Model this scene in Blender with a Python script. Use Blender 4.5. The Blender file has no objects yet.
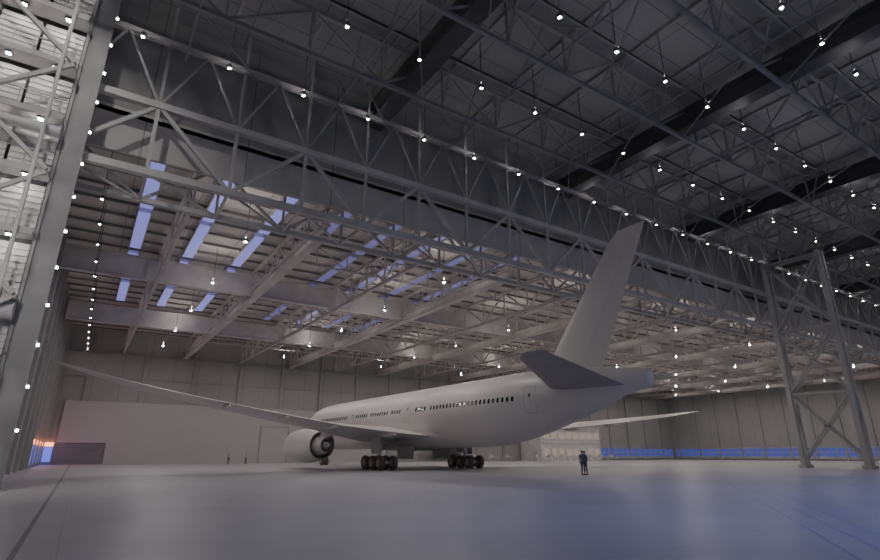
import bpy, math, random
from mathutils import Vector, Matrix
random.seed(7)
S=bpy.context.scene
COL=S.collection

# ------------------------------------------------------------ materials
def new_mat(name):
    m=bpy.data.materials.new(name); m.use_nodes=True
    return m, m.node_tree.nodes, m.node_tree.links, m.node_tree.nodes['Principled BSDF']
def mat(name,col,rough=.6,metal=0.,var=.12,scale=.6,bump=0.):
    m,n,l,b=new_mat(name)
    b.inputs['Roughness'].default_value=rough; b.inputs['Metallic'].default_value=metal
    g=n.new('ShaderNodeNewGeometry'); t=n.new('ShaderNodeTexNoise')
    t.inputs['Scale'].default_value=scale; t.inputs['Detail'].default_value=4
    l.new(g.outputs['Position'],t.inputs['Vector'])
    r=n.new('ShaderNodeValToRGB'); e=r.color_ramp.elements
    e[0].position=.3; e[1].position=.7
    e[0].color=(*[c*(1-var) for c in col],1); e[1].color=(*[min(1,c*(1+var)) for c in col],1)
    l.new(t.outputs['Fac'],r.inputs['Fac']); l.new(r.outputs['Color'],b.inputs['Base Color'])
    if bump:
        bp=n.new('ShaderNodeBump'); bp.inputs['Strength'].default_value=bump
        l.new(t.outputs['Fac'],bp.inputs['Height']); l.new(bp.outputs['Normal'],b.inputs['Normal'])
    return m
def emis(name,col,st,base=(.5,.5,.5)):
    m,n,l,b=new_mat(name)
    b.inputs['Base Color'].default_value=(*base,1); b.inputs['Roughness'].default_value=.4
    b.inputs['Emission Color'].default_value=(*col,1); b.inputs['Emission Strength'].default_value=st
    return m
def panel_mat(name,col,axis_u,w,seam=.82,rough=.7,var=.08,axis2=None,w2=None):
    """cladding: vertical seams each w metres along an axis"""
    m,n,l,b=new_mat(name); b.inputs['Roughness'].default_value=rough
    g=n.new('ShaderNodeNewGeometry'); sx=n.new('ShaderNodeSeparateXYZ'); l.new(g.outputs['Position'],sx.inputs[0])
    def seamf(ax,w):
        d=n.new('ShaderNodeMath'); d.operation='DIVIDE'; d.inputs[1].default_value=w; l.new(sx.outputs[ax],d.inputs[0])
        f=n.new('ShaderNodeMath'); f.operation='FRACT'; l.new(d.outputs[0],f.inputs[0])
        c=n.new('ShaderNodeMath'); c.operation='LESS_THAN'; c.inputs[1].default_value=.07/w; l.new(f.outputs[0],c.inputs[0])
        return c
    s1=seamf(axis_u,w)
    if axis2 is not None:
        s2=seamf(axis2,w2); mx=n.new('ShaderNodeMath'); mx.operation='MAXIMUM'
        l.new(s1.outputs[0],mx.inputs[0]); l.new(s2.outputs[0],mx.inputs[1]); s1=mx
    t=n.new('ShaderNodeTexNoise'); t.inputs['Scale'].default_value=.12; t.inputs['Detail'].default_value=3
    l.new(g.outputs['Position'],t.inputs['Vector'])
    r=n.new('ShaderNodeValToRGB'); e=r.color_ramp.elements; e[0].position=.3; e[1].position=.7
    e[0].color=(*[c*(1-var) for c in col],1); e[1].color=(*[c*(1+var) for c in col],1)
    l.new(t.outputs['Fac'],r.inputs['Fac'])
    mix=n.new('ShaderNodeMix'); mix.data_type='RGBA'; mix.inputs[7].default_value=(*[c*seam*.75 for c in col],1)
    l.new(s1.outputs[0],mix.inputs[0]); l.new(r.outputs['Color'],mix.inputs[6]); l.new(mix.outputs[2],b.inputs['Base Color'])
    return m

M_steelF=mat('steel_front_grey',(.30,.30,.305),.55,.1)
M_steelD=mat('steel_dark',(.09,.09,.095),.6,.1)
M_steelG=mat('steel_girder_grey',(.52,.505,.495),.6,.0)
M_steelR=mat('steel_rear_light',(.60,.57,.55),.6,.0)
M_purlin=mat('purlin_dark',(.26,.25,.245),.6)
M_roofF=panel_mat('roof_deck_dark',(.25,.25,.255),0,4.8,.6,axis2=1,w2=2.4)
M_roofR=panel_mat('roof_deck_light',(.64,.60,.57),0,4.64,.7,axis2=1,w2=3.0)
M_wallB=panel_mat('wall_cladding_back',(.39,.38,.37),0,3.8,.88)
M_wallL=panel_mat('wall_cladding_side',(.40,.39,.38),1,3.0,.88)
M_wallLow=mat('wall_panel_lower',(.50,.485,.475),.7,var=.03,scale=.1)
M_door=mat('door_grey',(.28,.275,.275),.6)
M_shut=mat('shutter_white',(.74,.73,.72),.5)
M_dark=mat('dark_gap',(.03,.03,.035),.6)
M_white=mat('painted_white',(.70,.69,.68),.6)
M_light=emis('lamp_glow_white',(1,.96,.92),90)
M_roofFill=emis('roof_fill_glow',(1,.95,.92),170)  # added glow on top of the lamp boxes, brightens the front roof
M_lightR=emis('lamp_glow_rear',(1,.93,.885),3900)
M_roofFillR=emis('roof_fill_glow_rear',(1,.93,.88),900)  # same added upward glow, brightens the rear ceiling
M_lightS=emis('lamp_glow_row',(1,.93,.885),200)
M_lightC=emis('lamp_glow_column',(1,.94,.88),50)
M_house=mat('lamp_housing',(.15,.15,.16),.5)
M_sky=emis('skylight_glazing',(.35,.36,1.0),.46,(.1,.1,.18))
M_sky2=emis('skylight_glazing_dim',(.38,.38,1.0),.17,(.16,.16,.22))
M_blue=emis('blue_glazing',(.14,.18,.8),.20,(.08,.1,.3))
M_blue2=emis('blue_glazing_bright',(.16,.20,.95),.7,(.1,.12,.4))
M_orange=emis('orange_sign_glow',(1,.30,.12),3)
M_mark=mat('floor_paint_blue',(.34,.38,.58),.5)
M_joint=mat('floor_channel_dark',(.24,.24,.26),.6)
M_rail=mat('rail_light',(.58,.56,.58),.5)

def floor_mat():
    m,n,l,b=new_mat('concrete_floor')
    g=n.new('ShaderNodeNewGeometry')
    t=n.new('ShaderNodeTexNoise'); t.inputs['Scale'].default_value=.09; t.inputs['Detail'].default_value=6
    l.new(g.outputs['Position'],t.inputs['Vector'])
    r=n.new('ShaderNodeValToRGB'); e=r.color_ramp.elements; e[0].position=.3; e[1].position=.72
    e[0].color=(.465,.45,.475,1); e[1].color=(.54,.52,.55,1)
    l.new(t.outputs['Fac'],r.inputs['Fac'])
    br=n.new('ShaderNodeTexBrick'); br.offset=0; br.inputs['Scale'].default_value=1
    br.inputs['Brick Width'].default_value=6; br.inputs['Row Height'].default_value=6; br.inputs['Mortar Size'].default_value=.012
    br.inputs['Color1'].default_value=(1,1,1,1); br.inputs['Color2'].default_value=(.97,.97,.97,1); br.inputs['Mortar'].default_value=(.78,.78,.8,1)
    l.new(g.outputs['Position'],br.inputs['Vector'])
    mx=n.new('ShaderNodeMix'); mx.data_type='RGBA'; mx.blend_type='MULTIPLY'; mx.inputs[0].default_value=1
    l.new(r.outputs['Color'],mx.inputs[6]); l.new(br.outputs['Color'],mx.inputs[7]); l.new(mx.outputs[2],b.inputs['Base Color'])
    t2=n.new('ShaderNodeTexNoise'); t2.inputs['Scale'].default_value=.5; t2.inputs['Detail'].default_value=5
    l.new(g.outputs['Position'],t2.inputs['Vector'])
    mr=n.new('ShaderNodeMapRange'); mr.inputs[3].default_value=.33; mr.inputs[4].default_value=.5
    l.new(t2.outputs['Fac'],mr.inputs[0]); l.new(mr.outputs[0],b.inputs['Roughness'])
    return m
M_floor=floor_mat()

# ------------------------------------------------------------ mesh builder
class MB:
    def __init__(s): s.v=[];s.f=[];s.m=[]
    def add(s,vs,fs,mi=0):
        o=len(s.v); s.v+= [tuple(x) for x in vs]
        s.f+=[tuple(i+o for i in f) for f in fs]; s.m+=[mi]*len(fs)
    def box(s,a,b,mi=0):
        x0,y0,z0=a;x1,y1,z1=b
        s.add([(x0,y0,z0),(x1,y0,z0),(x1,y1,z0),(x0,y1,z0),(x0,y0,z1),(x1,y0,z1),(x1,y1,z1),(x0,y1,z1)],
              [(0,3,2,1),(4,5,6,7),(0,1,5,4),(1,2,6,5),(2,3,7,6),(3,0,4,7)],mi)
    def beam(s,p,q,w,h=None,mi=0):
        h=h or w; p=Vector(p);q=Vector(q); d=(q-p)
        if d.length<1e-6: return
        d.normalize(); up=Vector((0,0,1))
        if abs(d.z)>.95: up=Vector((0,1,0))
        r=d.cross(up).normalized(); u=r.cross(d).normalized()
        r*=w/2;u*=h/2
        s.add([p-r-u,p+r-u,p+r+u,p-r+u,q-r-u,q+r-u,q+r+u,q-r+u],
              [(0,3,2,1),(4,5,6,7),(0,1,5,4),(1,2,6,5),(2,3,7,6),(3,0,4,7)],mi)
    def ibeam(s,p,q,w,h,mi=0,t=.06):
        p=Vector(p);q=Vector(q); z=Vector((0,0,h/2))
        s.beam(p+z,q+z,w,t,mi); s.beam(p-z,q-z,w,t,mi); s.beam(p,q,t*.8,h,mi)
    def tube(s,p,q,r1,r2=None,n=12,mi=0,cap=True):
        r2=r1 if r2 is None else r2
        p=Vector(p);q=Vector(q);d=(q-p).normalized()
        a=Vector((0,0,1)) if abs(d.z)<.9 else Vector((1,0,0))
        x=d.cross(a).normalized(); y=x.cross(d)
        vs=[];fs=[]
        for i in range(n):
            t=2*math.pi*i/n; o=x*math.cos(t)+y*math.sin(t)
            vs+= [p+o*r1,q+o*r2]
        for i in range(n):
            j=(i+1)%n; fs.append((2*i,2*i+1,2*j+1,2*j))
        if cap:
            fs.append(tuple(2*i for i in range(n))); fs.append(tuple(2*i+1 for i in reversed(range(n))))
        s.add(vs,fs,mi)
    def ball(s,c,r,n=12,mi=0):
        if not hasattr(r,'__len__'): r=(r,r,r)
        vs=[];fs=[];m=n//2
        for i in range(1,m):
            ph=math.pi*i/m
            for j in range(n):
                th=2*math.pi*j/n
                vs.append((c[0]+r[0]*math.sin(ph)*math.cos(th),c[1]+r[1]*math.sin(ph)*math.sin(th),c[2]+r[2]*math.cos(ph)))
        for i in range(m-2):
            for j in range(n):
                k=(j+1)%n; fs.append((i*n+j,(i+1)*n+j,(i+1)*n+k,i*n+k))
        t=len(vs); vs.append((c[0],c[1],c[2]+r[2])); vs.append((c[0],c[1],c[2]-r[2]))
        for j in range(n):
            k=(j+1)%n; fs.append((t,j,k)); fs.append((t+1,(m-2)*n+k,(m-2)*n+j))
        s.add(vs,fs,mi)
    def loft(s,rings,mi=0,cap=True,closed=True):
        n=len(rings[0]); vs=[p for r in rings for p in r]; fs=[]
        for i in range(len(rings)-1):
            for j in range(n if closed else n-1):
                k=(j+1)%n; fs.append((i*n+j,i*n+k,(i+1)*n+k,(i+1)*n+j))
        if cap:
            fs.append(tuple(reversed(range(n)))); fs.append(tuple((len(rings)-1)*n+j for j in range(n)))
        s.add(vs,fs,mi)
    def rev(s,prof,c,n=40,mi=0):
        """revolve (f,r) profile about local Y axis through c"""
        rings=[[(c[0]+r*math.sin(2*math.pi*j/n),c[1]+f,c[2]+r*math.cos(2*math.pi*j/n)) for j in range(n)] for f,r in prof]
        s.loft(rings,mi,cap=False)
    def obj(s,name,mats,parent=None,smooth=False,recalc=True,angle=None):
        me=bpy.data.meshes.new(name); me.from_pydata(s.v,[],s.f)
        for m in mats: me.materials.append(m)
        me.polygons.foreach_set('material_index',s.m)
        if recalc:
            import bmesh
            b=bmesh.new(); b.from_mesh(me); bmesh.ops.recalc_face_normals(b,faces=b.faces); b.to_mesh(me); b.free()
        if smooth:
            me.polygons.foreach_set('use_smooth',[True]*len(me.polygons))
        me.update()
        o=bpy.data.objects.new(name,me); COL.objects.link(o)
        if angle is not None:
            try:
                me.set_sharp_from_angle(angle=math.radians(angle))
            except Exception as e: print('sharp',e)
        if parent: o.parent=parent
        return o

def empty(name,loc=(0,0,0),rz=0):
    e=bpy.data.objects.new(name,None); e.location=loc; e.rotation_euler=(0,0,rz); COL.objects.link(e); return e

def truss(mb,p,q,depth,n,cw,ww,mi=0,x=False,vert=True,flip=False):
    """bottom chord p->q, top chord raised by depth"""
    p=Vector(p);q=Vector(q);D=Vector((0,0,depth))
    mb.beam(p,q,cw,cw,mi); mb.beam(p+D,q+D,cw,cw,mi)
    for i in range(n+1):
        a=p.lerp(q,i/n)
        if vert: mb.beam(a,a+D,ww,ww,mi)
        if i<n:
            b=p.lerp(q,(i+1)/n)
            if x: mb.beam(a,b+D,ww,ww,mi); mb.beam(a+D,b,ww,ww,mi)
            elif (i%2==0)!=flip: mb.beam(a,b+D,ww*1.1,ww*1.1,mi)
            else: mb.beam(a+D,b,ww*1.1,ww*1.1,mi)

UL,UR=-4.5,149.; VF,VG,VB=-24.,31.,99.5
ZR=20.7; ZF=28.6; ZC=24.8
# ------------------------------------------------------------ shell
mb=MB(); mb.box((-60,-90,-.3),(UR+6,VB+1,0)); mb.obj('floor',[M_floor])
mb=MB(); mb.box((UL-.4,VG,0),(UL,VB,ZR)); mb.box((UL-3.2,VF,0),(UL-2.8,VG+.4,ZF)); mb.box((UL-3.2,VG+.4,0),(UL,VG+.8,ZF)); mb.obj('wall_left',[M_wallL])
mb=MB(); mb.box((UL-.4,VB,0),(UR+.4,VB+.4,ZR)); mb.obj('wall_back',[M_wallB])
mb=MB(); mb.box((UR,VF,0),(UR+.4,VB,ZR)); mb.box((UR,VF,ZR),(UR+.4,VG+1.8,ZF)); mb.obj('wall_right',[M_wallL])
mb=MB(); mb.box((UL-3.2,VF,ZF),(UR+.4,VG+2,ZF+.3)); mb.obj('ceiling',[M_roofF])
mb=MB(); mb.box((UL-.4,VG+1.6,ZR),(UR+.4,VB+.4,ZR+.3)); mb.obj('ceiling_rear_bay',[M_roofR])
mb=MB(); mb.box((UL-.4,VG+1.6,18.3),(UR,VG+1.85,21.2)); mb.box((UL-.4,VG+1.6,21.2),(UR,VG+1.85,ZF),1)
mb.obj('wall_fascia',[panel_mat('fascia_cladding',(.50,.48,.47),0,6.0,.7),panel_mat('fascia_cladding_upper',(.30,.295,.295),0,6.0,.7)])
# back wall relief
mb=MB()
u=UL+3.8
while u<UR:
    mb.beam((u,VB-.2,0 if u>52 else 9.3),(u,VB-.2,ZR),.28,.3); u+=7.6
for z in (13.2,17): mb.beam((UL,VB-.15,z),(UR,VB-.15,z),.2,.25)
v=VG+6
while v<VB:
    mb.beam((UL+.2,v,0),(UL+.2,v,ZR),.3,.35); mb.beam((UR-.2,v,0),(UR-.2,v,ZR),.3,.35); v+=6
mb.obj('wall_columns',[M_wallB])
mb=MB(); mb.box((3.4,VB-.45,0),(52,VB-.02,9.3)); mb.box((-2.9,VB-.45,3.1),(3.4,VB-.02,9.3))
mb.obj('wall_back_lower_panel',[M_wallLow])
mb=MB(); mb.box((-3.1,VB-.3,0),(3.3,VB-.1,3.0))
for i in range(9): mb.box((-3.1,VB-.34,.3+i*.3),(3.3,VB-.3,.33+i*.3),1)
mb.obj('door_1',[M_door,M_dark])
mb=MB()
for a,b in (((26.6,VB-.56,0),(26.75,VB-.47,6.2)),((31.6,VB-.56,0),(31.75,VB-.47,6.2)),((26.6,VB-.56,6.1),(31.75,VB-.47,6.2))): mb.box(a,b,1)
mb.box((26.75,VB-.5,0),(31.6,VB-.46,6.1),0)
mb.obj('door_2',[M_wallLow,M_door])
# left wall blue glazing
mb=MB()
mb.box((UL,76,.4),(UL+.12,98.8,2.5),0); mb.box((UL,76,2.6),(UL+.14,98.8,3.1),1)
mb.box((UL+.1,VB-.2,.4),(-3.2,VB-.05,2.5),0); mb.box((UL+.1,VB-.22,2.6),(-3.2,VB-.05,3.1),1)
for i in range(11): mb.box((UL,76+i*2.1,.3),(UL+.2,76.12+i*2.1,2.6),2)
mb.obj('window_1',[M_blue2,M_orange,M_steelG])
# right: glazing band
mb=MB()
mb.box((UR-.15,VF+4,.9),(UR-.02,VB-1,2.9),0)
v=VF+4
while v<VB-1: mb.box((UR-.3,v,.3),(UR-.02,v+.15,3.0),1); v+=2.4
mb.box((UR-.3,VF+4,.3),(UR-.02,VB-1,.9),1); mb.box((UR-.3,VF+4,2.9),(UR-.02,VB-1,3.1),1)
mb.box((UR-.25,VF+4,1.85),(UR-.02,VB-1,2.0),1)
mb.obj('window_2',[M_blue,M_steelG])
mb=MB(); mb.box((112,VB-.25,.9),(UR-1,VB-.05,2.9),0)
u=112
while u<UR-1: mb.box((u,VB-.4,.3),(u+.15,VB-.05,3.0),1); u+=2.4
mb.box((112,VB-.4,.3),(UR-1,VB-.05,.9),1); mb.box((112,VB-.35,1.85),(UR-1,VB-.05,2.0),1)
mb.obj('window_3',[M_blue,M_steelG])

# ------------------------------------------------------------ front roof trusses
mb=MB()
TV=[26.2,19.0,11.7,4.4,-3,-10.3,-17.6]
for v in TV:
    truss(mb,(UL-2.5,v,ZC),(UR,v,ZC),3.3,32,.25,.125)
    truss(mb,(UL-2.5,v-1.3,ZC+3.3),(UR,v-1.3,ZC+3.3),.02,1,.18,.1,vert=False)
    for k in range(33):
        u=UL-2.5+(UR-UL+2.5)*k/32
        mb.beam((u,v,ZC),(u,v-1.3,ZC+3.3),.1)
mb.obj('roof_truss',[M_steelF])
mb=MB()
k=0
while -1+4.8*k<UR:
    u=-1+4.8*k
    for i,v in enumerate(TV+[]):
        v1=TV[i-1] if i else VG
        if k%2==0:
            mb.beam((u+2.4,v,ZC),(u+2.4,v1,ZC),.12); 
            mb.beam((u+2.4,v,ZC+3.3),(u+2.4,(v+v1)/2,ZC),.1); mb.beam((u+2.4,v1,ZC+3.3),(u+2.4,(v+v1)/2,ZC),.1)
            mb.beam((u+2.4,v,ZC),(u+7.2,v1,ZC),.08)
        mb.beam((u,v,ZF-.15),(u,v1,ZF-.15),.16,.2)
    k+=1
mb.obj('roof_bracing',[M_steelF])
mb=MB()
for u in [-6.+21*k for k in range(8)]:
    if u+1>UR: break
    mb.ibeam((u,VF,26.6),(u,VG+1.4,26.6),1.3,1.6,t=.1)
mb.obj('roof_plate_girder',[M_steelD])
# ------------------------------------------------------------ main girder
mb=MB()
z0,z1,z2=16.6,21.0,25.6
n=34
def gx(i): return UL+.5+(UR-UL-1)*i/n
truss(mb,(gx(0),VG,z0),(gx(n),VG,z0),z1-z0,n,.42,.21,flip=False)
for i in range(n):
    a,b=gx(i),gx(i+1)
    mb.beam((a,VG,z1),(a,VG,ZF-.2),.17,mi=1)
    mb.beam((a,VG,z1),((a+b)/2,VG,z2),.14,mi=1); mb.beam((b,VG,z1),((a+b)/2,VG,z2),.14,mi=1)
mb.beam((gx(0),VG,z2),(gx(n),VG,z2),.34,mi=1)
truss(mb,(gx(0),VG+4,z0),(gx(n),VG+4,z0),3.6,n,.31,.16,flip=True)
for i in range(n+1):
    mb.beam((gx(i),VG,z0),(gx(i),VG+4,z0),.16)
    if i<n: mb.beam((gx(i),VG,z0),(gx(i+1),VG+4,z0),.12)
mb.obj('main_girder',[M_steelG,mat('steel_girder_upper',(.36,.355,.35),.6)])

# ------------------------------------------------------------ rear roof
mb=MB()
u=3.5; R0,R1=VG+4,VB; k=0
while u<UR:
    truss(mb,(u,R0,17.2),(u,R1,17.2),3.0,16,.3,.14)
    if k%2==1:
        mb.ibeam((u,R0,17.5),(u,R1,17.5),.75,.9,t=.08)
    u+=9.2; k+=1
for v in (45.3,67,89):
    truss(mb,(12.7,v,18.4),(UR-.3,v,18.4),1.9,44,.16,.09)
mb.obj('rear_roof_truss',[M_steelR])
mb=MB()
v=37
while v<VB:
    mb.beam((UL+.2,v,20.5),(UR-.2,v,20.5),.12,.22); v+=2.75
mb.obj('rear_roof_purlins',[M_purlin])
mb=MB()
for v in (56,78): mb.ibeam((UL+.3,v,18.6),(UR-.3,v,18.6),.7,2.2,t=.1)
mb.obj('rear_roof_plate_girder',[M_steelR])
mb=MB()
for k in range(8):
    u=1.2+4.64*k
    for a,b in ((35.5,45),(46,55.2),(57,66.5),(68,77)):
        mb.box((u-.45,a,20.28),(u+.45,b,20.34),0 if k<3 else 2)
        for uu in (u-.53,u+.45): mb.box((uu,a,20.2),(uu+.08,b,ZR-.01),1)
mb.obj('skylight_panels',[M_sky,M_steelR,M_sky2])

# ------------------------------------------------------------ lamps
def lampbox(mb,u,v,z,s,mi=1,up=2):
    mb.box((u-s/2-.04,v-s/2-.04,z+.02),(u+s/2+.04,v+s/2+.04,z+.3),0)
    mb.add([(u-s/2,v-s/2,z),(u+s/2,v-s/2,z),(u+s/2,v+s/2,z),(u-s/2,v+s/2,z)],[(0,3,2,1)],mi)
    if up is not None: mb.add([(u-s/2,v-s/2,z+.31),(u+s/2,v-s/2,z+.31),(u+s/2,v+s/2,z+.31),(u-s/2,v+s/2,z+.31)],[(0,1,2,3)],up)
mb=MB()
for v in (29.9,22.7,15.6,8.5,1.4,-5.8,-13):
    k=0
    while -1+4.8*k<UR-1:
        lampbox(mb,-1+4.8*k,v,24.5,.15); mb.beam((-1+4.8*k,v,24.8),(-1+4.8*k,v,ZF),.04); k+=1
mb.obj('ceiling_lamps_front_bay',[M_house,M_light,M_roofFill],recalc=False)
mb=MB()
for u in [8.+18.4*k for k in range(8)]:
    v=39.5
    while v<VB-2:
        lampbox(mb,u,v,17.0,.14); mb.beam((u,v,17.3),(u,v,20.6),.05); v+=12.2
v=37.2
while v<VB-2:
    lampbox(mb,-1.5,v,17.0,.11,3,None); mb.beam((-1.5,v,17.3),(-1.5,v,20.6),.05); v+=4.6
mb.obj('ceiling_lamps_rear_bay',[M_house,M_lightR,M_roofFillR,M_lightS],recalc=False)
def spot(name,loc,tgt,e,col,ang,bl=1.,ss=.4):
    l=bpy.data.lights.new(name,'SPOT'); l.energy=e; l.color=col; l.spot_size=math.radians(ang); l.spot_blend=bl; l.shadow_soft_size=ss
    o=bpy.data.objects.new(name,l); COL.objects.link(o); o.location=loc
    o.rotation_euler=(Vector(tgt)-Vector(loc)).to_track_quat('-Z','Y').to_euler()
spot('blue_floor_fill',(22,-6,23),(20,5,0),7000,(.14,.24,1),80)  # added spot without a fitting, tints the foreground floor blue
spot('blue_floor_fill',(48,-6,23),(45,7,0),7500,(.14,.24,1),80)  # second added spot, carries the blue tint further right
spot('tower_fill',(-5.2,19,25.5),(-5.2,30,14),1700,(1,.95,.9),95,.6,.2)  # added spot out of view, brightens the upper shutter panels
spot('tower_fill',(-5.2,19,10),(-5.2,30,9),800,(1,.95,.9),95,.6,.2)  # added spot out of view, brightens the lower shutter panels

# ------------------------------------------------------------ towers
def tower(name,u,va,vb,side,zt,w):
    mb=MB()
    for v in (va,vb):
        for uu in (u,u+side):
            mb.box((uu-w/2,v-w/2,.0),(uu+w/2,v+w/2,zt)); mb.box((uu-w*.9,v-w*.9,0),(uu+w*.9,v+w*.9,.35))
    zs=[.8,8.2,15.8,zt-.3]
    for uu in (u,u+side):
        for i in range(3):
            mb.beam((uu,va,zs[i]),(uu,vb,zs[i+1]),w*.45); mb.beam((uu,vb,zs[i]),(uu,va,zs[i+1]),w*.45)
            mb.beam((uu,va,zs[i+1]),(uu,vb,zs[i+1]),w*.5)
    for v in (va,vb):
        for i in range(3):
            mb.beam((u,v,zs[i]),(u+side,v,zs[i+1]),w*.3); mb.beam((u,v,zs[i+1]),(u+side,v,zs[i+1]),w*.4)
    return mb.obj(name,[M_steelG])
tower('lattice_column',70,24.2,30.4,1.0,ZC,.46)
tower('lattice_column',132,24.2,30.4,1.0,ZC,.46)

# left door-guide tower: column, landings, ribbed shutters facing the bay
e=empty('door_guide_tower')
mb=MB()
mb.box((-3.5,30.1,0),(-2.55,30.6,ZF),1)
mb.box((-2.6,29.98,0),(-2.45,30.1,ZF),1); mb.box((-3.54,29.98,0),(-3.4,30.1,ZF),1)
mb.box((-7.2,26.6,0),(-6.9,26.9,ZF),0)
zs=[1.9+3.1*i for i in range(9)]
for i,z in enumerate(zs):
    mb.box((-7.25,29.0,z),(-3.5,30.1,z+.14),0)
    mb.beam((-7.25,28.95,z+.05),(-3.5,28.95,z+.05),.12,.3)
    mb.beam((-7.25,29.05,z+1.1),(-3.5,29.05,z+1.1),.06)
    for j in range(5): mb.beam((-7.1+j*.85,29.05,z+.1),(-7.1+j*.85,29.05,z+1.1),.05)
    if i+1<len(zs):
        z2_=zs[i+1]
        if i%2: mb.beam((-7.1,28.8,z+.1),(-3.6,28.8,z2_),.2)
        else: mb.beam((-3.6,28.8,z+.1),(-7.1,28.8,z2_),.2)
    mb.beam((-7.05,26.75,z),(-7.05,30,z),.16)
mb.obj('frame',[M_steelG,M_steelF],e)
mb=MB()
for i,z in enumerate(zs):
    for (a,b) in ((-7.2,-5.5),(-5.35,-3.6)):
        for j in range(17):
            zz=z+.2+j*.16
            mb.box((a,30.25-(.07 if j%2 else 0),zz),(b,30.4,zz+.16),0)
mb.obj('shutter_panels',[M_shut],e)
mb=MB()
mb.tube((-7.2,29.5,7.6),(-3.5,29.5,7.6),.42,n=20); mb.tube((-4.1,28.7,0),(-4.1,28.7,ZF),.09,n=14)
mb.tube((-7.2,29.5,16.9),(-3.5,29.5,16.9),.3,n=20)
mb.obj('pipes',[M_white],e,smooth=True,angle=40)
mb=MB()
z=2.4
while z<ZF-1:
    mb.box((-2.45,30.2,z),(-2.35,30.34,z+.16),0); mb.box((-2.43,30.14,z+.03),(-2.35,30.2,z+.13),1); z+=1.9
for z in zs:
    for u in (-6.3,-4.4):
        mb.box((u-.15,29.3,z-.1),(u+.15,29.6,z),0); mb.box((u-.09,29.37,z-.13),(u+.09,29.53,z-.1),2)  # glowing squares under the landings, added to brighten the shutters
mb.obj('tower_lamps',[M_house,M_lightC,emis('platform_fill_glow',(1,.95,.9),110)],e)

# ------------------------------------------------------------ floor details
mb=MB()
mb.box((-.62,-10,.0),(-.53,VB-1,.004),0)
mb.box((-3.2,5,0),(-3.05,VG-1.5,.02),1); mb.box((-2.2,2,0),(-2.12,VB-2,.008),1)
mb.obj('floor_door_rail',[M_joint,M_rail])
mb=MB()
for o in (0,.5,1.0):
    mb.add([(7.2+o*2,2,.004),(7.28+o*2,2,.004),(30.08+o*2,17,.004),(30+o*2,17,.004)],[(0,1,2,3)])
mb.obj('floor_marking',[M_mark])

# ------------------------------------------------------------ office block
mb=MB()
mb.box((88,92,0),(108,VB-.5,7.6),0); mb.box((87.6,91.6,7.6),(108.4,VB-.5,7.9),1); mb.box((88,91.9,3.7),(108,92,3.9),1)
for fl in (0,1):
    for i in range(8):
        u=89+i*2.4; z=1.1+fl*3.7
        mb.box((u,91.93,z),(u+1.5,92.02,z+1.5),2); mb.box((u-.08,91.9,z-.1),(u+1.58,91.96,z),1)
mb.box((87.96,93.5,0),(88.02,94.6,2.1),1)
mb.obj('office_block',[M_white,M_steelG,emis('office_glass',(.9,.70,.55),.25,(.06,.07,.09))])
# ground equipment
mb=MB()
def bench(u,v):
    mb.box((u,v,.85),(u+2.4,v+.9,.95),0)
    for a in (.05,2.25):
        for b in (.05,.75): mb.box((u+a,v+b,0),(u+a+.1,v+b+.1,.85),1)
    mb.box((u+.3,v+.2,.95),(u+1.1,v+.7,1.4),1)
for i in range(9): bench(64+i*5.5,86+(i%3)*1.6)
mb.obj('workbenches',[M_white,M_steelG])

# ------------------------------------------------------------ AIRLINER
M_paint=mat('aircraft_paint_white',(.72,.69,.665),.42,var=.02,scale=.15)
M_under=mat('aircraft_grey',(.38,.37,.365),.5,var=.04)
M_metal=mat('bare_metal',(.55,.52,.50),.35,.8,var=.05)
M_tyre=mat('tyre_rubber',(.19,.16,.15),.8)
M_hub=mat('wheel_hub',(.62,.50,.45),.5,.1)
M_win=mat('cabin_glass',(.03,.03,.04),.15)
A=empty('jet_airliner',(30.9,50,0),math.radians(2.2))

ST=[(-27.7,.34,.50,6.5),(-27.55,.48,.64,6.5),(-26,.75,.88,6.5),(-24,1.2,1.36,6.30),(-21,1.85,2.0,6.0),(-18,2.4,2.5,5.68),(-15,2.8,2.85,5.38),
(-12,3.0,3.03,5.2),(-8,3.07,3.07,5.15),(0,3.07,3.07,5.15),(10,3.07,3.07,5.15),(20,3.07,3.07,5.15),(23.5,3.0,3.02,5.12),(26,2.75,2.78,5.02),(28,2.32,2.33,4.86),
(29.5,1.8,1.78,4.68),(30.6,1.2,1.15,4.52),(31.2,.7,.66,4.44),(31.5,.3,.28,4.4),(31.55,.05,.05,4.4)]
def interp(T,x):
    n=len(T)
    if x<=T[0][0]: return T[0][1:]
    if x>=T[-1][0]: return T[-1][1:]
    for i in range(n-1):
        if T[i][0]<=x<=T[i+1][0]: break
    h=T[i+1][0]-T[i][0]; s=(x-T[i][0])/h; out=[]
    for k in range(1,len(T[0])):
        d=(T[i+1][k]-T[i][k])/h
        dp=(T[i][k]-T[i-1][k])/(T[i][0]-T[i-1][0]) if i>0 else d
        dn=(T[i+2][k]-T[i+1][k])/(T[i+2][0]-T[i+1][0]) if i+2<n else d
        m0=0 if dp*d<=0 else 2*dp*d/(dp+d); m1=0 if dn*d<=0 else 2*dn*d/(dn+d)
        out.append((2*s**3-3*s*s+1)*T[i][k]+(s**3-2*s*s+s)*h*m0+(-2*s**3+3*s*s)*T[i+1][k]+(s**3-s*s)*h*m1)
    return out
mb=MB(); N=56; rings=[]
fs=[]; x=-27.7
while x<28: fs.append(x); x+=.6 if x<-8 or x>19 else 2
fs+=[28,28.6,29.2,29.8,30.3,30.8,31.1,31.3,31.45,31.53,31.55]
fs=[-27.7,-27.63]+fs[1:]
for f in fs:
    ry,rz,zc=interp(ST,f)
    rings.append([(ry*math.sin(2*math.pi*j/N),f,zc+rz*math.cos(2*math.pi*j/N)) for j in range(N)])
mb.loft(rings)
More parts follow.
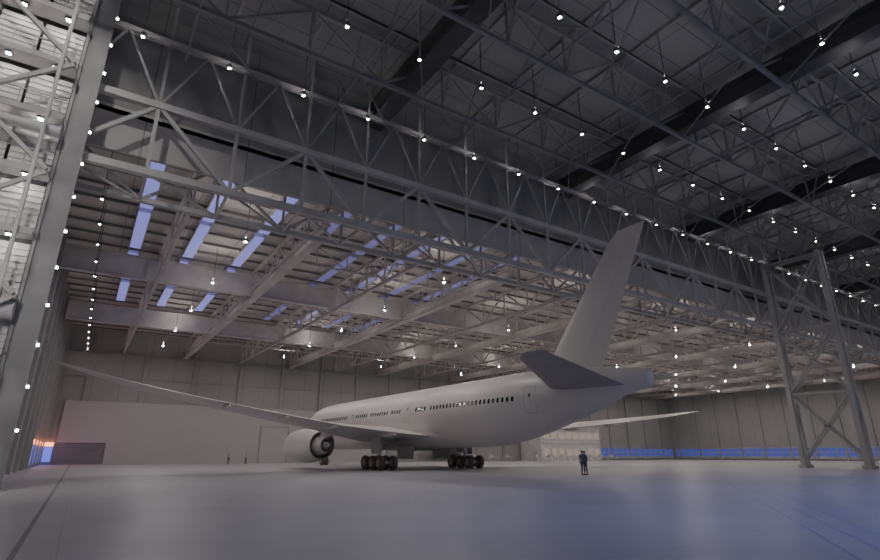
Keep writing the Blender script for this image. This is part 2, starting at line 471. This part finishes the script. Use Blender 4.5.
mb.obj('fuselage',[M_paint],A,smooth=True,angle=50)
# belly fairing
mb=MB(); rings=[]
for i in range(33):
    f=-9.5+25*i/32; s=math.sin(math.pi*i/32)**.45 if 0<i<32 else 0.02
    rings.append([(3.45*s*math.sin(2*math.pi*j/32)*(1),f,3.25+(1.45*s)*math.cos(2*math.pi*j/32)) for j in range(32)])
mb.loft(rings); mb.obj('belly_fairing',[M_paint],A,smooth=True)
# windows
def surf(f,z,side,k=1.004):
    ry,rz,zc=interp(ST,f); c=max(-1,min(1,(z-zc)/rz)); return (side*ry*math.sqrt(1-c*c)*k,f,zc+(z-zc)*k)
mb=MB()
doors=[24.2,11.6,-1.2,-18.3]
for side in (-1,1):
    f=-16.6
    while f<23:
        if all(abs(f-d)>1.1 for d in doors) and not (2.2<f<3.0 or 6.8<f<7.4 or -5.4<f<-4.6):
            pts=[surf(f+.14*math.copysign(abs(math.cos(a))**.6,math.cos(a)),5.78+.21*math.copysign(abs(math.sin(a))**.6,math.sin(a)),side) for a in [2*math.pi*i/10 for i in range(10)]]
            mb.add(pts,[tuple(range(10))])
        f+=.53
    for d in doors:
        pts=[surf(d+.1*math.cos(a),5.95+.16*math.sin(a),side) for a in [2*math.pi*i/10 for i in range(10)]]
        mb.add(pts,[tuple(range(10))])
        fr=[(d-.55,4.6),(d+.55,4.6),(d+.55,6.6),(d-.55,6.6)]
        for (a,b),(c,e2) in zip(fr,fr[1:]+fr[:1]):
            m=6
            for q in range(m):
                f0,z0_=a+(c-a)*q/m,b+(e2-b)*q/m; f1,z1_=a+(c-a)*(q+1)/m,b+(e2-b)*(q+1)/m
                if abs(c-a)>abs(e2-b): p=[surf(f0,z0_-.015,side,1.003),surf(f1,z1_-.015,side,1.003),surf(f1,z1_+.015,side,1.003),surf(f0,z0_+.015,side,1.003)]
                else: p=[surf(f0-.015,z0_,side,1.003),surf(f0+.015,z0_,side,1.003),surf(f1+.015,z1_,side,1.003),surf(f1-.015,z1_,side,1.003)]
                mb.add(p,[(0,1,2,3)],1)
    for a,b in ((28.1,28.9),(29.0,29.7),):
        mb.add([surf(a,5.5,side,1.006),surf(b,5.45,side,1.006),surf(b,5.95,side,1.006),surf(a,6.2,side,1.006)],[(0,1,2,3)])
for s in (-1,1):
    mb.add([(s*.05,30.35,5.35),(s*.95,30.1,5.3),(s*1.05,29.55,5.95),(s*.05,29.75,6.12)],[(0,1,2,3)])
mb.obj('cabin_windows',[M_win,M_under],A,recalc=False)

def foil(x,t): return 5*t*(.2969*math.sqrt(x)-.126*x-.3516*x*x+.2843*x**3-.1036*x**4)
XS=[0,.01,.04,.1,.2,.35,.5,.65,.8,.92,1]
def section(le,te,t,plane):
    c=le-te; pts=[plane(le-x*c,foil(x,t)*c) for x in XS]+[plane(le-x*c,-foil(x,t)*c*.8) for x in reversed(XS[1:-1])]
    return pts
WT=[(0,11.5,-5,3.1,.13),(3,10.6,-4.8,3.2,.13),(10.5,5.2,-3.9,3.85,.115),(16,1.5,-5.6,4.35,.12),(22,-2.5,-7.6,4.98,.125),(28,-6.0,-9.7,5.68,.125),(30.3,-7.8,-10.6,6.02,.12),(32.1,-9.6,-11.35,6.34,.11),(33.9,-11.5,-12.15,6.64,.09)]
for side,nm in ((-1,'wing_port'),(1,'wing_starboard')):
    mb=MB(); rings=[]
    for i in range(47):
        y=33.9*i/46
        le,te,z,t=interp(WT,y)
        rings.append(section(le,te,t,lambda f,h:(side*y,f,z+h+(f-te)*.03)))
    mb.loft(rings); 
    for yy,L in ((6.5,3.2),(12.5,3.),(17.5,2.6),(22.5,2.)):
        le,te,z,t=interp(WT,yy); r=[]
        for i in range(13):
            q=i/12; s=max(.02,math.sin(math.pi*q)**.6); f=te+L*.9-L*1.1*q
            r.append([(side*yy+.16*s*math.sin(2*math.pi*j/12),f,z-.16-.08*q+.22*s*math.cos(2*math.pi*j/12)) for j in range(12)])
        mb.loft(r)
    mb.obj(nm,[M_paint],A,smooth=True,angle=60)
    mb=MB()
    for (a,b) in ((3.4,9.8),(11.2,21.),(22,27)):
        for s0 in (.78,):
            ys=[a+(b-a)*i/10 for i in range(11)]
            for q in range(10):
                P=[]
                for yv,o in ((ys[q],0),(ys[q+1],0),(ys[q+1],.06),(ys[q],.06)):
                    le,te,z,t=interp(WT,yv); c=le-te; f=le-s0*c-o
                    P.append((side*yv,f,z-foil(s0,t)*c*.8+(f-te)*.03-.006))
                mb.add(P,[(0,1,2,3)])
    mb.obj('flap_seams_'+('port' if side<0 else 'starboard'),[M_under],A,recalc=False)
    # stabiliser
    mb=MB(); rings=[]
    for i in range(13):
        q=i/12; yy=.6+7.5*q
        le=-19.5-3.5*q; te=-26.0+.5*q
        if q>.95: le-=.5
        rings.append(section(le,te,.09 if q<.98 else .05,lambda f,h:(side*yy,f,6.1+1.75*q+h)))
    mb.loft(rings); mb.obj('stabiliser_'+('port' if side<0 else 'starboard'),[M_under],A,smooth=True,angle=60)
    # engine
    c=(side*8.9,7.4,2.4)
    mb=MB()
    mb.rev([(6.0,1.38),(6.35,1.42),(6.5,1.52),(6.45,1.62),(6.1,1.72),(5,1.80),(3.5,1.84),(2,1.80),(.5,1.66),(-.9,1.44),(-.9,1.38),(.4,1.5),(2,1.5),(5,1.42),(6.0,1.38)],c)
    mb.obj('engine_nacelle',[M_paint],A,smooth=True,angle=50)
    mb=MB()
    mb.rev([(2.0,1.05),(.5,1.08),(-.9,.98),(-2.1,.72),(-2.1,.66),(-1.2,.66)],c,mi=0)
    mb.rev([(-1.2,.42),(-2.1,.38),(-2.9,.12),(-3.0,.01)],c,mi=0)
    mb.rev([(5.3,.01),(5.1,.2),(4.6,.42),(4.5,.45)],c,mi=0)
    mb.rev([(.5,1.5),(.49,.9)],c,mi=1); mb.rev([(-1.25,.7),(-1.24,.02)],c,mi=1); mb.rev([(4.0,1.45),(3.99,.02)],c,mi=1)
    for k in range(22):
        a=2*math.pi*k/22; b=a+.22
        mb.add([(c[0]+.42*math.sin(a),c[1]+4.5,c[2]+.42*math.cos(a)),(c[0]+1.4*math.sin(a),c[1]+4.6,c[2]+1.4*math.cos(a)),
                (c[0]+1.4*math.sin(b),c[1]+4.2,c[2]+1.4*math.cos(b)),(c[0]+.42*math.sin(b),c[1]+4.2,c[2]+.42*math.cos(b))],[(0,1,2,3)],0)
    mb.obj('engine_core',[M_paint,M_under],A,smooth=True,angle=50,recalc=False)
    mb=MB()
    P=[(12.8,3.9),(12.2,4.3),(8,4.35),(3,4.1),(3,3.5),(5.2,3.2),(6.5,2.9),(9,3.9)]
    mb.add([(c[0]-.2,f-.4,z) for f,z in P]+[(c[0]+.2,f-.4,z) for f,z in P],[tuple(range(8)),tuple(range(15,7,-1))]+[(i,(i+1)%8,(i+1)%8+8,i+8) for i in range(8)])
    mb.obj('pylon',[M_paint],A)
    # main gear
    X=side*5.5; mb=MB()
    for f in (-1.5,0,1.5):
        for dx in (-.72,.72):
            cx=X+dx
            rr=[]; w=.25
            for xo,r in ((-w,.36),(-w,.56),(-w*.75,.66),(-w*.3,.685),(w*.3,.685),(w*.75,.66),(w,.56),(w,.36)):
                rr.append([(cx+xo,f+r*math.sin(2*math.pi*j/28),.685+r*math.cos(2*math.pi*j/28)) for j in range(28)])
            mb.loft(rr,0,cap=False)
            for sgn in (-1,1):
                r2=[[(cx+sgn*xo,f+r*math.sin(2*math.pi*j/28),.685+r*math.cos(2*math.pi*j/28)) for j in range(28)] for xo,r in ((w,.37),(w*.7,.33),(w*.5,.15),(w*.9,.12),(w*.9,.01))]
                mb.loft(r2,1,cap=False)
        mb.tube((X-.75,f,.685),(X+.75,f,.685),.09,mi=2)
    mb.tube((X,-1.6,.72),(X,1.6,.72),.17,mi=2)
    mb.tube((X,0,.7),(X,0,2.0),.17,mi=2); mb.tube((X,0,1.7),(X-side*.2,.1,3.5),.27,mi=2)
    mb.tube((X,0,1.9),(X-side*2.6,.3,3.0),.12,mi=2); mb.tube((X,0,1.8),(X-side*.3,2.6,3.2),.12,mi=2); mb.tube((X,.1,1.2),(X,1.1,.85),.06,mi=2)
    mb.box((X+side*.42-.03,-.7,1.5),(X+side*.42+.03,.9,3.3),3)
    mb.box((side*2.3-.04,-1.4,1.0),(side*2.3+.04,1.8,2.6),3)
    mb.obj('main_gear_'+('port' if side<0 else 'starboard'),[M_tyre,M_hub,M_metal,M_paint],A,smooth=True,angle=35)
# fin
mb=MB(); rings=[]
def finq(q):
    return -17.0-9.0*q, -23.5-5.3*q
for i in range(15):
    q=i/14; z=7.0+10.9*q
    le,te=finq(q)
    if q<.12: le+=1.6*(1-q/.12)**2
    if q==1: le-=.35
    th=.10 if q<1 else .05
    rings.append(section(le,te,th,lambda f,h:(h,f,z-(f-te)*.03)))
mb.loft(rings); mb.obj('tail_fin',[M_paint],A,smooth=True,angle=60)
mb=MB()
for s in (-1,1):
    P=[]
    for q,o in ((.12,0),(.95,0),(.95,.05),(.12,.05)):
        z=7.+10.9*q; le,te=finq(q); c=le-te; f=le-.7*c-o
        P.append((s*(foil(.7,.1)*c+.02),f,z))
    mb.add(P,[(0,1,2,3)])
mb.obj('rudder_seam',[mat('seam_grey',(.60,.58,.56),.5)],A,recalc=False)
# nose gear
mb=MB()
for dx in (-.35,.35):
    mb.tube((dx-.16,26,.54),(dx+.16,26,.54),.54,n=28,mi=0); mb.tube((dx-.17,26,.54),(dx+.17,26,.54),.26,n=20,mi=1)
mb.tube((0,26,.54),(0,26.3,3),.14,mi=2); mb.tube((-.4,26,.54),(.4,26,.54),.08,mi=2); mb.tube((0,26.1,1.4),(0,28,2.9),.08,mi=2)
mb.box((-.75,25,1.6),(-.7,28,2.9),3); mb.box((.7,25,1.6),(.75,28,2.9),3)
mb.obj('nose_gear',[M_tyre,M_hub,M_metal,M_paint],A,smooth=True,angle=35)

# ------------------------------------------------------------ people
M_skin=mat('skin',(.45,.30,.24),.6); M_hair=mat('hair_dark',(.04,.03,.025),.7)
M_jkt=mat('jacket_slate',(.18,.19,.22),.8); M_trs=mat('trousers_dark',(.10,.105,.12),.8); M_shoe=mat('shoes_black',(.02,.02,.02),.5)
M_jkt2=mat('jacket_grey',(.38,.37,.37),.8)
def person(loc,rz,h=1.76,pose=0,jkt=None,stride=.0):
    mb=MB()
    def limb(pts):
        for (p,r),(q,r2) in zip(pts,pts[1:]):
            mb.tube(p,q,r,r2,n=14); mb.ball(q,r2,12)
        mb.ball(pts[0][0],pts[0][1],12)
    rings=[]
    for z,a,b,yo in ((.84,.10,.09,0),(.88,.165,.12,0),(.95,.172,.122,0),(1.03,.155,.108,0),(1.12,.148,.103,.0),(1.24,.168,.115,.01),(1.34,.18,.118,.01),(1.41,.175,.105,0),(1.46,.13,.085,0),(1.50,.06,.06,0)):
        rings.append([(a*math.cos(2*math.pi*j/20),yo+b*math.sin(2*math.pi*j/20),z) for j in range(20)])
    mb.loft(rings)
    mb.tube((0,0,1.44),(0,.012,1.56),.062,.056,n=14)
    mb.ball((0,.015,1.66),(.076,.095,.115),20); mb.ball((0,.03,1.60),(.055,.07,.06),14)
    mb.ball((0,.115,1.635),(.013,.02,.022),8)
    for s in (-1,1):
        mb.ball((s*.078,.01,1.645),(.012,.02,.032),8)
        hip=(s*.09,0,.90); st=s*stride
        limb([(hip,.095),((s*.10,.02+st*.5,.50),.06),((s*.105,-.02+st,.09),.043)])
        limb([((s*.10,st*.3-.0,.70+.02),.075),((s*.10,.02+st*.5,.50),.06)])
        mb.ball((s*.103,-.03+st*.75,.36),(.058,.062,.12),10)
        mb.loft([[(s*.11+w*math.cos(2*math.pi*j/10),y+st,.042+hh*math.sin(2*math.pi*j/10)) for j in range(10)] for y,w,hh in ((-.085,.025,.03),(-.06,.04,.042),(.04,.045,.042),(.12,.05,.034),(.17,.04,.028),(.195,.018,.018))])
        sh=(s*.185,0,1.41)
        if pose==1 and s==1: el=(.25,.05,1.15); wr=(.12,.27,1.22); hd=Vector((-.55,.55,.5))
        elif pose==2: el=(s*.26,-.06,1.15); wr=(s*.15,.14,1.02); hd=Vector((-s*.6,.6,-.1))
        else: el=(s*.235,-.02,1.13); wr=(s*.25,.04,.89); hd=Vector((0,.12,-1))
        limb([(sh,.062),(el,.044),(wr,.030)])
        hd.normalize(); w=Vector(wr); nrm=Vector((s,0,0)) if abs(hd.z)>.7 else Vector((0,0,1))
        sd=hd.cross(nrm).normalized(); 
        if sd.y<0: sd=-sd
        rr=[]
        for t_,wd in ((0,.028),(.03,.036),(.07,.042),(.095,.038)):
            rr.append([tuple(w+hd*t_+sd*wd*math.cos(2*math.pi*j/10)+nrm*.016*math.sin(2*math.pi*j/10)) for j in range(10)])
        mb.loft(rr)
        for k,(o,L) in enumerate(((.030,.072),(.010,.082),(-.010,.076),(-.029,.06))):
            b0=w+hd*.088+sd*o; b1=b0+hd*L*.5-nrm*s*.006; b2=b1+(hd*.8-nrm*(s if abs(hd.z)>.7 else 1)*.5).normalized()*L*.5
            mb.tube(b0,b1,.0095,.009,n=8); mb.tube(b1,b2,.009,.0075,n=8); mb.ball(b2,.0075,8); mb.ball(b1,.009,8)
        t0=w+hd*.03+sd*.03; t1=t0+(hd*.6+sd*.8).normalized()*.04; t2=t1+(hd+sd*.15).normalized()*.03
        mb.tube(t0,t1,.012,.011,n=8); mb.tube(t1,t2,.011,.008,n=8); mb.ball(t1,.011,8); mb.ball(t2,.008,8)
    tmp=mb.obj('tmp',[M_skin],recalc=True)
    md=tmp.modifiers.new('r','REMESH'); md.mode='VOXEL'; md.voxel_size=.0085
    sm=tmp.modifiers.new('s','SMOOTH'); sm.factor=.5; sm.iterations=2
    dg=bpy.context.evaluated_depsgraph_get(); me=bpy.data.meshes.new_from_object(tmp.evaluated_get(dg))
    bpy.data.objects.remove(tmp)
    me.materials.clear()
    for m in (M_skin,M_hair,jkt or M_jkt,M_trs,M_shoe): me.materials.append(m)
    for p in me.polygons:
        c=p.center; x=abs(c.x)
        if c.z>1.50 and x<.12:
            mi=1 if (c.z>1.71 or (c.y<.01 and c.z>1.58) or (c.z>1.69 and c.y<.08)) and not(x>.07 and c.z<1.68 and c.y>-.01) else 0
        elif pose==0 and x>.2 and c.z<.88: mi=0
        elif pose==2 and c.y>.15 and c.z>.95 and c.z<1.2: mi=0
        elif pose==1 and c.y>.27: mi=0
        elif pose==1 and c.x<-.2 and c.z<.88: mi=0
        elif c.z<.085: mi=4
        elif c.z<.95 and x<.2: mi=3
        else: mi=2
        p.material_index=mi; p.use_smooth=True
    o=bpy.data.objects.new('person',me); COL.objects.link(o)
    eb=MB()
    for s in (-1,1): eb.ball((s*.03,.098,1.665),.011,8)
    eb.box((-.022,.098,1.585),(.022,.106,1.59))
    eb.obj('eyes_and_mouth',[M_hair],o)
    o.location=loc; o.rotation_euler=(0,0,rz); o.scale=(h/1.775,)*3
    return o
person((32.0,29.1,0),-1.2,1.78,0); person((32.6,29.4,0),1.4,1.76,1,stride=.05)
person((20.0,91,0),2.6,1.76,0,M_jkt2); person((22.9,92,0),-2.4,1.7,2,M_jkt2)

# ------------------------------------------------------------ world / camera
w=bpy.data.worlds.new('dusk'); S.world=w; w.use_nodes=True
bg=w.node_tree.nodes['Background']; bg.inputs['Color'].default_value=(.27,.30,.40,1); bg.inputs['Strength'].default_value=.6
cam=bpy.data.cameras.new('camera'); co=bpy.data.objects.new('camera',cam); COL.objects.link(co)
cam.sensor_width=36; cam.lens=36*524/880; cam.clip_end=600; cam.clip_start=.1
co.location=(0,0,1.5); co.rotation_euler=(math.radians(90+18.37),0,math.radians(-33.3))
S.camera=co
S.view_settings.view_transform='AgX'
S.view_settings.exposure=.45
